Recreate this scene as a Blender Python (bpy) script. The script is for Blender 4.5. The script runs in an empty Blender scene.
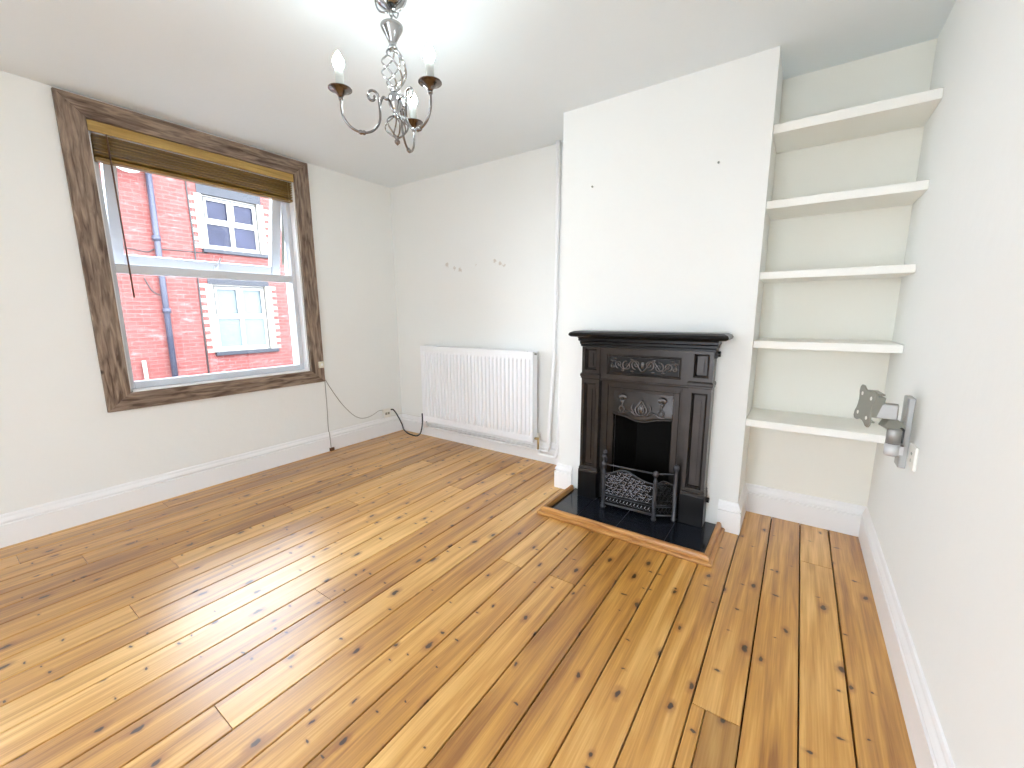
import bpy, bmesh, math, random
from mathutils import Vector, Matrix
random.seed(7)
PI = math.pi
S = bpy.context.scene
COL = S.collection

# ------------------------------------------------------------------ helpers
class MB:
    """collects shapes into one bmesh"""
    def __init__(s):
        s.b = bmesh.new()
        s.lay = None
    def face(s, vs, smooth=False):
        try:
            f = s.b.faces.new(vs); f.smooth = smooth
            return f
        except ValueError:
            return None
    def box(s, lo, hi, M=None):
        v = []
        for x in (lo[0], hi[0]):
            for y in (lo[1], hi[1]):
                for z in (lo[2], hi[2]):
                    p = Vector((x, y, z))
                    v.append(s.b.verts.new(M @ p if M else p))
        for q in ((0,1,3,2),(4,6,7,5),(0,4,5,1),(2,3,7,6),(0,2,6,4),(1,5,7,3)):
            s.face([v[i] for i in q])
        return s
    def prism(s, pts, fn, d0, d1, smooth=False):
        """polygon pts (a,b) extruded from d0 to d1; fn(a,b,d) -> xyz"""
        A = [s.b.verts.new(fn(a, b, d0)) for a, b in pts]
        B = [s.b.verts.new(fn(a, b, d1)) for a, b in pts]
        n = len(pts)
        for i in range(n):
            s.face([A[i], A[(i+1) % n], B[(i+1) % n], B[i]], smooth)
        s.face(A[::-1]); s.face(B)
        return s
    def rings(s, R, closed=False, caps=True, smooth=True):
        V = [[s.b.verts.new(p) for p in r] for r in R]
        n = len(R[0]); m = len(R)
        for i in range(m if closed else m - 1):
            a, b = V[i], V[(i+1) % m]
            for j in range(n):
                s.face([a[j], a[(j+1) % n], b[(j+1) % n], b[j]], smooth)
        if caps and not closed:
            s.face(V[0][::-1]); s.face(V[-1])
        return s
    def tube(s, pts, r, n=8, closed=False, flat=None):
        P = [Vector(p) for p in pts]; m = len(P)
        rr = r if hasattr(r, '__len__') else [r] * m
        T = []
        for i in range(m):
            a = P[i-1] if (i > 0 or closed) else P[i]
            b = P[(i+1) % m] if (i < m-1 or closed) else P[i]
            t = b - a
            T.append(t.normalized() if t.length > 1e-9 else Vector((0,0,1)))
        u = T[0].orthogonal().normalized()
        R = []
        for i in range(m):
            u = (u - T[i] * u.dot(T[i]))
            u = u.normalized() if u.length > 1e-6 else T[i].orthogonal().normalized()
            w = T[i].cross(u)
            R.append([P[i] + (u * math.cos(2*PI*k/n) + w * math.sin(2*PI*k/n)) * rr[i] for k in range(n)])
        return s.rings(R, closed)
    def lathe(s, prof, c=(0,0,0), n=24, M=None):
        """prof: (radius, height) from one end to the other"""
        R = []
        for r, h in prof:
            ring = []
            for k in range(n):
                p = Vector((max(r, 1e-5) * math.cos(2*PI*k/n), max(r, 1e-5) * math.sin(2*PI*k/n), h))
                p = (M @ p) if M else p
                ring.append(p + Vector(c))
            R.append(ring)
        return s.rings(R)
    def ball(s, c, r, n=12, sc=(1,1,1)):
        prof = [(r*math.sin(PI*i/n), -r*math.cos(PI*i/n)) for i in range(n+1)]
        M = Matrix.Diagonal((sc[0], sc[1], sc[2])).to_3x3()
        return s.lathe(prof, c, n*2, M)
    def build(s, name, mat, parent=None, bevel=0, seg=2):
        bmesh.ops.recalc_face_normals(s.b, faces=s.b.faces[:])
        me = bpy.data.meshes.new(name)
        s.b.to_mesh(me); s.b.free()
        o = bpy.data.objects.new(name, me); COL.objects.link(o)
        mats = mat if isinstance(mat, (list, tuple)) else [mat]
        for m in mats: me.materials.append(m)
        if parent: 
            o.parent = parent
            o.matrix_parent_inverse = Matrix.Translation(-parent.location) if parent.type == 'EMPTY' and parent.parent is None and parent.rotation_euler.z == 0 else Matrix()
        if bevel:
            md = o.modifiers.new('Bevel', 'BEVEL'); md.width = bevel; md.segments = seg
            md.limit_method = 'ANGLE'; md.angle_limit = math.radians(40)
        return o

def tag(o, label, cat, group=None):
    o['label'] = label; o['category'] = cat
    if group: o['group'] = group
    return o
def thing(name, label, cat, loc, group=None):
    o = bpy.data.objects.new(name, None); COL.objects.link(o)
    o.location = loc; o.empty_display_size = .05
    return tag(o, label, cat, group)
def struct(o):
    o['kind'] = 'structure'; return o
def struct_empty(name, loc):
    o = bpy.data.objects.new(name, None); COL.objects.link(o); o.location = loc; o.empty_display_size = .05
    return struct(o)
def lin(c):
    return tuple(((v/255)/12.92 if v/255 <= .04045 else ((v/255+.055)/1.055)**2.4) for v in c)
def smooth_path(P, k=6, closed=False):
    """Catmull-Rom through points"""
    P = [Vector(p) for p in P]; out = []; n = len(P)
    for i in range(n if closed else n-1):
        p0 = P[i-1] if (i > 0 or closed) else P[i]
        p1 = P[i]; p2 = P[(i+1) % n]
        p3 = P[(i+2) % n] if (i+2 < n or closed) else p2
        for j in range(k):
            t = j/k
            out.append(.5*((2*p1)+(p2-p0)*t+(2*p0-5*p1+4*p2-p3)*t*t+(3*p1-p0-3*p2+p3)*t**3))
    if not closed: out.append(P[-1])
    return out

# ------------------------------------------------------------------ materials
def mat(name, col, rough=.5, metal=0, spec=.5, coat=0, bump=None, var=None):
    """plain principled with optional noise bump (scale,strength) and colour variation (scale, amount)"""
    m = bpy.data.materials.new(name); m.use_nodes = True
    N = m.node_tree.nodes; L = m.node_tree.links
    b = N['Principled BSDF']
    b.inputs['Base Color'].default_value = (*col, 1)
    b.inputs['Roughness'].default_value = rough
    b.inputs['Metallic'].default_value = metal
    b.inputs['Specular IOR Level'].default_value = spec
    b.inputs['Coat Weight'].default_value = coat
    tc = N.new('ShaderNodeTexCoord')
    if bump:
        n = N.new('ShaderNodeTexNoise'); n.inputs['Scale'].default_value = bump[0]; n.inputs['Detail'].default_value = 5
        bp = N.new('ShaderNodeBump'); bp.inputs['Strength'].default_value = bump[1]; bp.inputs['Distance'].default_value = .01
        L.new(tc.outputs['Object'], n.inputs['Vector']); L.new(n.outputs['Fac'], bp.inputs['Height']); L.new(bp.outputs[0], b.inputs['Normal'])
    if var:
        n = N.new('ShaderNodeTexNoise'); n.inputs['Scale'].default_value = var[0]; n.inputs['Detail'].default_value = 4
        r = N.new('ShaderNodeMapRange'); r.inputs['To Min'].default_value = 1-var[1]; r.inputs['To Max'].default_value = 1+var[1]
        mx = N.new('ShaderNodeVectorMath'); mx.operation = 'SCALE'; mx.inputs[0].default_value = col
        L.new(tc.outputs['Object'], n.inputs['Vector']); L.new(n.outputs['Fac'], r.inputs['Value'])
        L.new(r.outputs[0], mx.inputs['Scale']); L.new(mx.outputs[0], b.inputs['Base Color'])
    return m

def wall_mat(name, col, marks=()):
    m = mat(name, col, .75, bump=(14, .12), var=(1.3, .02), spec=.3)
    if marks:
        N = m.node_tree.nodes; L = m.node_tree.links; b = N['Principled BSDF']
        src = b.inputs['Base Color'].links[0].from_socket
        tc = N.new('ShaderNodeTexCoord'); acc = None
        nz = N.new('ShaderNodeTexNoise'); nz.inputs['Scale'].default_value = 60
        sc = N.new('ShaderNodeVectorMath'); sc.operation = 'SCALE'; sc.inputs['Scale'].default_value = .05
        ad = N.new('ShaderNodeVectorMath'); ad.operation = 'ADD'
        L.new(tc.outputs['Object'], nz.inputs['Vector']); L.new(nz.outputs['Color'], sc.inputs[0])
        L.new(tc.outputs['Object'], ad.inputs[0]); L.new(sc.outputs[0], ad.inputs[1])
        for x, y, z, r in marks:
            d = N.new('ShaderNodeVectorMath'); d.operation = 'DISTANCE'; d.inputs[1].default_value = (x+.025, y+.025, z+.025)
            L.new(ad.outputs[0], d.inputs[0])
            mr = N.new('ShaderNodeMapRange'); mr.inputs['From Min'].default_value = r; mr.inputs['From Max'].default_value = r*1.5
            mr.inputs['To Min'].default_value = 1; mr.inputs['To Max'].default_value = 0
            L.new(d.outputs['Value'], mr.inputs['Value'])
            if acc is None: acc = mr.outputs[0]
            else:
                mm = N.new('ShaderNodeMath'); mm.operation = 'MAXIMUM'; L.new(acc, mm.inputs[0]); L.new(mr.outputs[0], mm.inputs[1]); acc = mm.outputs[0]
        mx = N.new('ShaderNodeMix'); mx.data_type = 'RGBA'
        L.new(acc, mx.inputs['Factor']); L.new(src, mx.inputs['A']); mx.inputs['B'].default_value = (.66, .61, .55, 1)
        L.new(mx.outputs['Result'], b.inputs['Base Color'])
    return m

WALLC = (.825, .83, .805)
M_wall = wall_mat('wall_paint', WALLC)
M_wall_back = wall_mat('wall_paint_scuffed', WALLC, [(.71,0,1.635,.016),(.80,0,1.60,.010),(.864,0,1.582,.014),(1.25,0,1.63,.012),(1.30,0,1.605,.012),(1.34,0,1.585,.010),(1.05,0,1.615,.006)])
M_wall_alcove = wall_mat('alcove_warm_cast', (.85, .838, .77))  # wall paint with the alcove's warm light cast put into its colour
M_ceil = wall_mat('ceiling_paint', (.80, .85, .88))
M_white = mat('white_gloss', (.86, .86, .86), .32, bump=(30, .03))
M_shelf = mat('shelf_paint', (.86, .85, .80), .45, bump=(25, .05))
M_upvc = mat('white_frame', (.62, .645, .69), .35)
M_radw = mat('radiator_enamel', (.87, .88, .90), .28)
M_plastic = mat('white_plastic', (.82, .80, .74), .4)
M_plastic2 = mat('cream_plastic', (.74, .70, .58), .45)
M_chrome = mat('chrome', (.40, .40, .40), .14, 1)
M_armmetal = mat('arm_metal', (.24, .228, .225), .2, 1)
M_bronze = mat('pan_metal', (.20, .165, .15), .22, 1)
M_alu = mat('brushed_aluminium', (.40, .40, .39), .45, .6, bump=(90, .05))
M_aluw = mat('pale_aluminium', (.56, .555, .55), .45, .3)
M_gun = mat('grey_steel', (.30, .30, .26), .45, .4)
M_dark = mat('dark_plastic', (.03, .03, .03), .5)
M_blackcable = mat('black_cable', (.02, .02, .022), .5)
M_greycable = mat('grey_cable', (.42, .40, .37), .5)
M_whitecable = mat('white_cable', (.66, .65, .60), .5)
M_cream_sleeve = mat('candle_sleeve', (.44, .45, .42), .5)
M_brass = mat('brass', (.55, .42, .22), .35, .9)
M_fire_in = mat('sooty_brick', (.012, .011, .010), .95, spec=.1, bump=(40, .4))

def iron(name, c, rough, sc=9):
    m = mat(name, c, rough, .4, bump=(120, .10), var=(sc, .35), spec=.3)
    return m
M_iron = iron('blackleaded_iron', (.046, .040, .037), .25)
M_iron_dark = iron('black_iron', (.012, .0115, .012), .28)
M_iron_basket = iron('grate_iron', (.060, .060, .066), .27)
M_iron_scroll = mat('polished_scrollwork', (.17, .17, .185), .25, .9)
M_iron_orn = mat('ornament_iron', (.10, .092, .088), .26, .8)  # paler, more metallic iron than the plates, for the raised ornament
M_tile = mat('black_glazed_tile', (.010, .012, .018), .12, bump=(6, .10), spec=.6)
M_grout = mat('dark_grout', (.055, .058, .062), .8)

def wood(name, c1, c2, axis, scale=1, rough=.45, stretch=14, knots=False, coat=0):
    m = bpy.data.materials.new(name); m.use_nodes = True
    N = m.node_tree.nodes; L = m.node_tree.links; b = N['Principled BSDF']
    tc = N.new('ShaderNodeTexCoord'); mp = N.new('ShaderNodeMapping')
    s = [stretch*scale]*3; s[axis] = scale
    mp.inputs['Scale'].default_value = s
    n = N.new('ShaderNodeTexNoise'); n.inputs['Scale'].default_value = 3; n.inputs['Detail'].default_value = 6; n.inputs['Distortion'].default_value = .6
    r = N.new('ShaderNodeValToRGB'); r.color_ramp.elements[0].position = .35; r.color_ramp.elements[1].position = .68
    r.color_ramp.elements[0].color = (*c1, 1); r.color_ramp.elements[1].color = (*c2, 1)
    bp = N.new('ShaderNodeBump'); bp.inputs['Strength'].default_value = .15; bp.inputs['Distance'].default_value = .004
    L.new(tc.outputs['Object'], mp.inputs['Vector']); L.new(mp.outputs[0], n.inputs['Vector']); L.new(n.outputs['Fac'], r.inputs['Fac'])
    L.new(n.outputs['Fac'], bp.inputs['Height']); L.new(bp.outputs[0], b.inputs['Normal'])
    out = r.outputs['Color']
    if knots:
        v = N.new('ShaderNodeTexVoronoi'); v.inputs['Scale'].default_value = 2.6
        L.new(tc.outputs['Object'], v.inputs['Vector'])
        mr = N.new('ShaderNodeMapRange'); mr.inputs['From Min'].default_value = .02; mr.inputs['From Max'].default_value = .05
        L.new(v.outputs['Distance'], mr.inputs['Value'])
        mx = N.new('ShaderNodeMix'); mx.data_type = 'RGBA'; L.new(mr.outputs[0], mx.inputs['Factor'])
        mx.inputs['A'].default_value = (.03, .018, .010, 1); L.new(out, mx.inputs['B']); out = mx.outputs['Result']
    L.new(out, b.inputs['Base Color']); b.inputs['Roughness'].default_value = rough; b.inputs['Coat Weight'].default_value = coat
    return m
AC1, AC2 = lin((84, 64, 50)), lin((160, 140, 122))
M_arch_v = wood('limed_wood_upright', AC1, AC2, 2, 2.2, .6, 8, True)
M_arch_h = wood('limed_wood_level', AC1, AC2, 1, 2.2, .6, 8, True)
M_trim_x = wood('pine_trim_long', lin((150, 96, 44)), lin((206, 152, 86)), 0, 1.5, .35, 12, coat=.2)
M_trim_y = wood('pine_trim_short', lin((150, 96, 44)), lin((206, 152, 86)), 1, 1.5, .35, 12, coat=.2)
M_slat = wood('blind_slat_wood', lin((112, 84, 34)), lin((160, 126, 60)), 1, 1.2, .4, 14)
M_valance = wood('blind_valance_wood', lin((160, 128, 66)), lin((192, 160, 92)), 1, 1.2, .42, 14)
M_wand = mat('dark_wand_wood', lin((92, 62, 48)), .4)
M_cord = mat('blind_cord', lin((190, 170, 130)), .7)

# floor boards: per-board random value in a face attribute
def floor_mat():
    m = bpy.data.materials.new('pine_boards'); m.use_nodes = True
    N = m.node_tree.nodes; L = m.node_tree.links; b = N['Principled BSDF']
    def math_(op, a=None, c=None):
        n = N.new('ShaderNodeMath'); n.operation = op
        for i, q in enumerate((a, c)):
            if q is None: continue
            if isinstance(q, (int, float)): n.inputs[i].default_value = q
            else: L.new(q, n.inputs[i])
        return n.outputs[0]
    tc = N.new('ShaderNodeTexCoord'); at = N.new('ShaderNodeAttribute'); at.attribute_name = 'board'
    cmb = N.new('ShaderNodeCombineXYZ')
    L.new(math_('MULTIPLY', at.outputs['Fac'], 31.7), cmb.inputs[0]); L.new(math_('MULTIPLY', at.outputs['Fac'], 53.3), cmb.inputs[1])
    ad = N.new('ShaderNodeVectorMath'); ad.operation = 'ADD'; L.new(tc.outputs['Object'], ad.inputs[0]); L.new(cmb.outputs[0], ad.inputs[1])
    # knots (found first, they bend the grain)
    def knots(scale, rmin, rmax, gate, sc_, rot):
        v = N.new('ShaderNodeTexVoronoi'); v.voronoi_dimensions = '2D'; v.inputs['Scale'].default_value = scale
        mp = N.new('ShaderNodeMapping'); mp.inputs['Scale'].default_value = sc_; mp.inputs['Rotation'].default_value = (0, 0, rot)
        L.new(ad.outputs[0], mp.inputs['Vector'])
        nz = N.new('ShaderNodeTexNoise'); nz.inputs['Scale'].default_value = 35; L.new(ad.outputs[0], nz.inputs['Vector'])
        s = N.new('ShaderNodeVectorMath'); s.operation = 'SCALE'; s.inputs['Scale'].default_value = .022; L.new(nz.outputs['Color'], s.inputs[0])
        a2 = N.new('ShaderNodeVectorMath'); a2.operation = 'ADD'; L.new(mp.outputs[0], a2.inputs[0]); L.new(s.outputs[0], a2.inputs[1])
        L.new(a2.outputs[0], v.inputs['Vector'])
        sep = N.new('ShaderNodeSeparateColor'); L.new(v.outputs['Color'], sep.inputs[0])
        size = N.new('ShaderNodeMapRange'); size.inputs['From Min'].default_value = gate; size.inputs['To Min'].default_value = rmin; size.inputs['To Max'].default_value = rmax
        L.new(sep.outputs[0], size.inputs['Value'])
        on = math_('GREATER_THAN', sep.outputs[0], gate)
        rr = math_('MULTIPLY', math_('MULTIPLY', size.outputs[0], scale), on)
        d = math_('DIVIDE', v.outputs['Distance'], math_('ADD', rr, 1e-4))
        core = N.new('ShaderNodeMapRange'); core.interpolation_type = 'SMOOTHSTEP'; core.inputs['From Min'].default_value = .7; core.inputs['From Max'].default_value = 1.25
        core.inputs['To Min'].default_value = 1; core.inputs['To Max'].default_value = 0; L.new(d, core.inputs['Value'])
        halo = N.new('ShaderNodeMapRange'); halo.interpolation_type = 'SMOOTHSTEP'; halo.inputs['From Min'].default_value = .8; halo.inputs['From Max'].default_value = 3.2
        halo.inputs['To Min'].default_value = 1; halo.inputs['To Max'].default_value = 0; L.new(d, halo.inputs['Value'])
        return math_('MULTIPLY', core.outputs[0], on), math_('MULTIPLY', halo.outputs[0], on)
    k1, h1 = knots(5.4, .006, .0135, .28, (1.45, .75, 1), .6)
    k2, h2 = knots(8.5, .0035, .007, .62, (.75, 1.4, 1), .5)
    kn = math_('MAXIMUM', k1, k2); hl = math_('MAXIMUM', h1, math_('MULTIPLY', h2, .5))
    # grain
    mp = N.new('ShaderNodeMapping'); mp.inputs['Scale'].default_value = (26, 1.1, 1); L.new(ad.outputs[0], mp.inputs['Vector'])
    g1 = N.new('ShaderNodeTexNoise'); g1.inputs['Scale'].default_value = 1; g1.inputs['Detail'].default_value = 3; g1.inputs['Distortion'].default_value = .8
    L.new(mp.outputs[0], g1.inputs['Vector'])
    mp2 = N.new('ShaderNodeMapping'); mp2.inputs['Scale'].default_value = (170, 5, 1); L.new(ad.outputs[0], mp2.inputs['Vector'])
    g2 = N.new('ShaderNodeTexNoise'); g2.inputs['Scale'].default_value = 1; g2.inputs['Detail'].default_value = 4; L.new(mp2.outputs[0], g2.inputs['Vector'])
    mp3 = N.new('ShaderNodeMapping'); mp3.inputs['Scale'].default_value = (5, 1.4, 1); L.new(ad.outputs[0], mp3.inputs['Vector'])
    g3 = N.new('ShaderNodeTexNoise'); g3.inputs['Scale'].default_value = 1; g3.inputs['Detail'].default_value = 3; L.new(mp3.outputs[0], g3.inputs['Vector'])
    g = math_('ADD', math_('MULTIPLY', g1.outputs['Fac'], .5), math_('MULTIPLY', g2.outputs['Fac'], .22))
    g = math_('ADD', g, math_('MULTIPLY', g3.outputs['Fac'], .28))
    rp = N.new('ShaderNodeValToRGB'); e = rp.color_ramp.elements
    e[0].position = .34; e[0].color = (*lin((146, 94, 36)), 1)
    e[1].position = .66; e[1].color = (*lin((234, 188, 114)), 1)
    e2 = rp.color_ramp.elements.new(.5); e2.color = (*lin((200, 146, 68)), 1)
    L.new(math_('ADD', g, math_('MULTIPLY', math_('SUBTRACT', at.outputs['Fac'], .5), .16)), rp.inputs['Fac'])
    mxh = N.new('ShaderNodeMix'); mxh.data_type = 'RGBA'; L.new(math_('MULTIPLY', hl, .6), mxh.inputs['Factor'])
    L.new(rp.outputs['Color'], mxh.inputs['A']); mxh.inputs['B'].default_value = (*lin((138, 78, 32)), 1)
    mxk = N.new('ShaderNodeMix'); mxk.data_type = 'RGBA'; L.new(math_('MULTIPLY', kn, .92), mxk.inputs['Factor'])
    L.new(mxh.outputs['Result'], mxk.inputs['A']); mxk.inputs['B'].default_value = (*lin((40, 18, 8)), 1)
    # the odd offcut let into a board
    pt = N.new('ShaderNodeAttribute'); pt.attribute_name = 'patch'
    mxp = N.new('ShaderNodeMix'); mxp.data_type = 'RGBA'; mxp.blend_type = 'MULTIPLY'; L.new(pt.outputs['Fac'], mxp.inputs['Factor'])
    L.new(mxk.outputs['Result'], mxp.inputs['A']); mxp.inputs['B'].default_value = (.55, .52, .48, 1)
    L.new(mxp.outputs['Result'], b.inputs['Base Color'])
    rg = N.new('ShaderNodeMapRange'); rg.inputs['To Min'].default_value = .30; rg.inputs['To Max'].default_value = .46
    L.new(g3.outputs['Fac'], rg.inputs['Value']); L.new(rg.outputs[0], b.inputs['Roughness'])
    b.inputs['Specular IOR Level'].default_value = .6; b.inputs['Coat Weight'].default_value = .7; b.inputs['Coat Roughness'].default_value = .30
    bp = N.new('ShaderNodeBump'); bp.inputs['Strength'].default_value = .25; bp.inputs['Distance'].default_value = .003
    L.new(g, bp.inputs['Height']); L.new(bp.outputs[0], b.inputs['Normal'])
    return m
M_floor = floor_mat()
M_under = mat('dark_gap', (.035, .016, .008), .9)

def glass_mat(name='window_glass', tint=(1, 1, 1)):
    m = bpy.data.materials.new(name); m.use_nodes = True
    N = m.node_tree.nodes; L = m.node_tree.links
    N.remove(N['Principled BSDF']); o = N['Material Output']
    t = N.new('ShaderNodeBsdfTransparent'); t.inputs[0].default_value = (*tint, 1)
    g = N.new('ShaderNodeBsdfGlossy'); g.inputs['Roughness'].default_value = .02
    f = N.new('ShaderNodeFresnel'); f.inputs['IOR'].default_value = 1.45
    mx = N.new('ShaderNodeMixShader')
    L.new(f.outputs[0], mx.inputs[0]); L.new(t.outputs[0], mx.inputs[1]); L.new(g.outputs[0], mx.inputs[2]); L.new(mx.outputs[0], o.inputs['Surface'])
    return m
M_glass = glass_mat()

def emit(name, c, s):
    m = bpy.data.materials.new(name); m.use_nodes = True
    b = m.node_tree.nodes['Principled BSDF']
    b.inputs['Base Color'].default_value = (.9, .9, .9, 1); b.inputs['Emission Color'].default_value = (*c, 1); b.inputs['Emission Strength'].default_value = s
    return m
BULB = 95
M_bulb = emit('lit_bulb', (.82, .97, 1), BULB)

# ------------------------------------------------------------------ room dimensions (metres)
H = 2.4; W = 3.755; YA = -.042; D = .383; XB0, XB1 = 2.071, 3.179; YR = -4.9
WY0, WY1, WZ0, WZ1 = -2.107, -.955, .728, 2.281        # window opening

VY0, VY1 = -4.78, -3.02      # second street window, unseen, added to let in fill light
# floor ------------------------------------------------------------
edges = [.045, .186, .316, .458, .599, .733, .876, 1.007, 1.150, 1.283, 1.424, 1.556, 1.699, 1.835, 1.969, 2.105, 2.242, 2.378, 2.512, 2.648, 2.788, 2.923, 3.067, 3.198, 3.335, 3.474, 3.604, 3.76]
joints = {0: [-2.05], 1: [-2.68, -.9], 3: [-2.49], 4: [-1.1], 6: [-2.247, -.55], 8: [-2.464], 10: [-.8], 12: [-1.965], 14: [-2.45], 16: [-1.318], 18: [-1.29], 23: [-1.60], 25: [-.50], 5: [-1.62], 7: [-1.35]}
f = MB(); bl = f.b.faces.layers.float.new('board'); pl = f.b.faces.layers.float.new('patch')
def board(x0, x1, y0, y1, z=0., patch=0, g=.0025):
    n0 = len(f.b.faces); f.b.faces.ensure_lookup_table()
    r = random.random()
    e = .0018
    lo = [(x0+g, y0+.0008), (x1-g, y0+.0008), (x1-g, y1-.0008), (x0+g, y1-.0008)]
    vb = [f.b.verts.new((x, y, -.02)) for x, y in lo]
    vm = [f.b.verts.new((x, y, z-e)) for x, y in lo]
    vt = [f.b.verts.new((x + (e if i in (0,3) else -e), y + (e*.4 if i in (0,1) else -e*.4), z)) for i, (x, y) in enumerate(lo)]
    F = []
    for A, B in ((vb, vm), (vm, vt)):
        for i in range(4): F.append(f.face([A[i], A[(i+1)%4], B[(i+1)%4], B[i]]))
    F.append(f.face(vt)); F.append(f.face(vb[::-1]))
    for q in F:
        q[bl] = r; q[pl] = patch
for i in range(len(edges)-1):
    x0, x1 = edges[i], edges[i+1]
    ys = [YR] + sorted(joints.get(i, [])) + [.0]
    for j in range(len(ys)-1):
        if i == 23 and j == 0:
            board(x0, 3.238, ys[j], ys[j+1], g=.0012); board(3.238, x1, ys[j], ys[j+1], patch=.8, g=.0012)
        else:
            board(x0, x1, ys[j], ys[j+1])
board(-.0, .045, YR, 0)
fo = f.build('floor', [M_floor]); struct(fo)
struct(MB().box((-.05, YR, -.12), (W+.05, .1, -.021)).build('subfloor', M_under))

# ceiling and walls --------------------------------------------------
struct(MB().box((-.25, YR-.25, H), (W+.25, .25, H+.2)).build('ceiling', M_ceil))
w = MB()
w.box((-.25, YR-.25, -.12), (0, .25, WZ0)); w.box((-.25, YR-.25, WZ1), (0, .25, H))
w.box((-.25, VY1, WZ0), (0, WY0, WZ1)); w.box((-.25, YR-.25, WZ0), (0, VY0, WZ1)); w.box((-.25, WY1, WZ0), (0, .25, WZ1))
struct(w.build('wall_left', M_wall))
struct(MB().box((0, 0, -.12), (XB0+.1, .25, H)).build('wall_back', M_wall_back))
struct(MB().box((XB1-.1, YA, -.12), (W, .25, H)).build('wall_alcove', M_wall_alcove))
w = MB()   # chimney breast with the fireplace hole
FX0, FX1, FZ = 2.455, 2.835, .62
w.box((XB0, -D, 0), (FX0, 0, H)); w.box((FX1, -D, 0), (XB1, 0, H)); w.box((FX0, -D, FZ), (FX1, 0, H)); w.box((FX0, -.10, 0), (FX1, 0, FZ))
struct(w.build('wall_chimney_breast', M_wall, bevel=0))
struct(MB().box((W, YR-.25, -.12), (W+.25, .25, H)).build('wall_right', M_wall))
# rear wall, unseen; its door opening is added to let in fill light
RX0, RX1, RZ = 2.0, 3.3, 2.05
w = MB()
w.box((0, YR-.25, -.12), (RX0, YR, H)); w.box((RX1, YR-.25, -.12), (W, YR, H)); w.box((RX0, YR-.25, RZ), (RX1, YR, H))
struct(w.build('wall_rear', M_wall))
dr = struct_empty('fill_door', ((RX0+RX1)/2, YR-.1, 0))
m = MB()
for x in (RX0, (RX0+RX1)/2-.03, RX1-.06): m.box((x, YR-.14, 0), (x+.06, YR-.07, RZ))
m.box((RX0, YR-.14, RZ-.06), (RX1, YR-.07, RZ)); m.box((RX0, YR-.14, -.02), (RX1, YR-.07, .03))
m.build('fill_door_frame', M_upvc, dr)

w2 = struct_empty('fill_window', (0, (VY0+VY1)/2, WZ0))  # added window behind the camera, brightens the breast and right wall
m = MB()
for a in (VY0, (VY0+VY1)/2-.03, VY1-.06): m.box((-.125, a, WZ0), (-.06, a+.06, WZ1))
for a, b in ((VY0+.06, (VY0+VY1)/2-.03), ((VY0+VY1)/2+.03, VY1-.06)):
    for z in (WZ0, WZ1-.06): m.box((-.125, a, z), (-.06, b, z+.06))
m.build('frame', M_upvc, w2)
MB().box((-.13, VY0, WZ0-.03), (.03, VY1, WZ0-.001)).build('sill', M_white, w2)
MB().box((-.095, VY0+.06, WZ0+.06), (-.091, VY1-.06, WZ1-.06)).build('pane', M_glass, w2)
# skirting -----------------------------------------------------------
SK = [(0, 0), (.021, 0), (.021, .118), (.0125, .1205), (.0125, .1275), (.0195, .131), (.019, .137), (.015, .146), (.010, .155), (.009, .163), (.006, .170), (.0, .172)]
def skirt(name, segs, mt=M_white):
    m = MB()
    for p0, p1, n, m0, m1 in segs:
        p0 = Vector((*p0, 0)); p1 = Vector((*p1, 0)); n = Vector((*n, 0)); t = (p1-p0).normalized()
        A = [p0 + n*d - t*d*m0 + Vector((0,0,z)) for d, z in SK]
        B = [p1 + n*d + t*d*m1 + Vector((0,0,z)) for d, z in SK]
        m.rings([A, B], smooth=False)
    return struct(m.build(name, mt))
skirt('baseboard_left', [((0, YR), (0, 0), (1, 0), 0, -1)])
skirt('baseboard_back', [((0, 0), (XB0, 0), (0, -1), -1, -1)])
skirt('baseboard_breast', [((XB0, 0), (XB0, -D), (-1, 0), -1, 1), ((XB0, -D), (2.180, -D), (0, -1), 1, 0)])
skirt('baseboard_breast_right', [((3.085, -D), (XB1, -D), (0, -1), 0, 1), ((XB1, -D), (XB1, YA), (1, 0), 1, -1)])
skirt('baseboard_alcove', [((XB1, YA), (W, YA), (0, -1), -1, -1)])
skirt('baseboard_right', [((W, YA), (W, YR), (-1, 0), -1, 0)])

# ------------------------------------------------------------------ window_1
win = struct_empty('window_1', (0, (WY0+WY1)/2, WZ0))
AO = (-2.222, -.838, .630, 2.388)
def arch(a, b, c, d, mt):    # mitred board from four (y,z) corners
    MB().prism([a, b, c, d], lambda y, z, x: Vector((x, y, z)), -.001, .024).build('architrave', mt, win, bevel=.003)
o0, o1, z0, z1 = AO
arch((o0, z0), (WY0, WZ0+.006), (WY0, WZ1), (o0, z1), M_arch_v)
arch((o1, z1), (WY1, WZ1), (WY1, WZ0+.006), (o1, z0), M_arch_v)
arch((o0, z1), (WY0, WZ1), (WY1, WZ1), (o1, z1), M_arch_h)
arch((o1, z0), (WY1, WZ0+.006), (WY0, WZ0+.006), (o0, z0), M_arch_h)
# white reveal lining + sill board
m = MB()
m.box((-.13, WY0-.0, WZ0), (-.010, WY0+.012, WZ1)); m.box((-.13, WY1-.012, WZ0), (-.002, WY1, WZ1)); m.box((-.13, WY0+.012, WZ1-.012), (-.012, WY1-.012, WZ1))
m.build('reveal', M_white, win)
MB().box((-.13, WY0+.012, WZ0), (.012, WY1-.012, WZ0+.016)).build('sill', M_white, win, bevel=.003)
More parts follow.
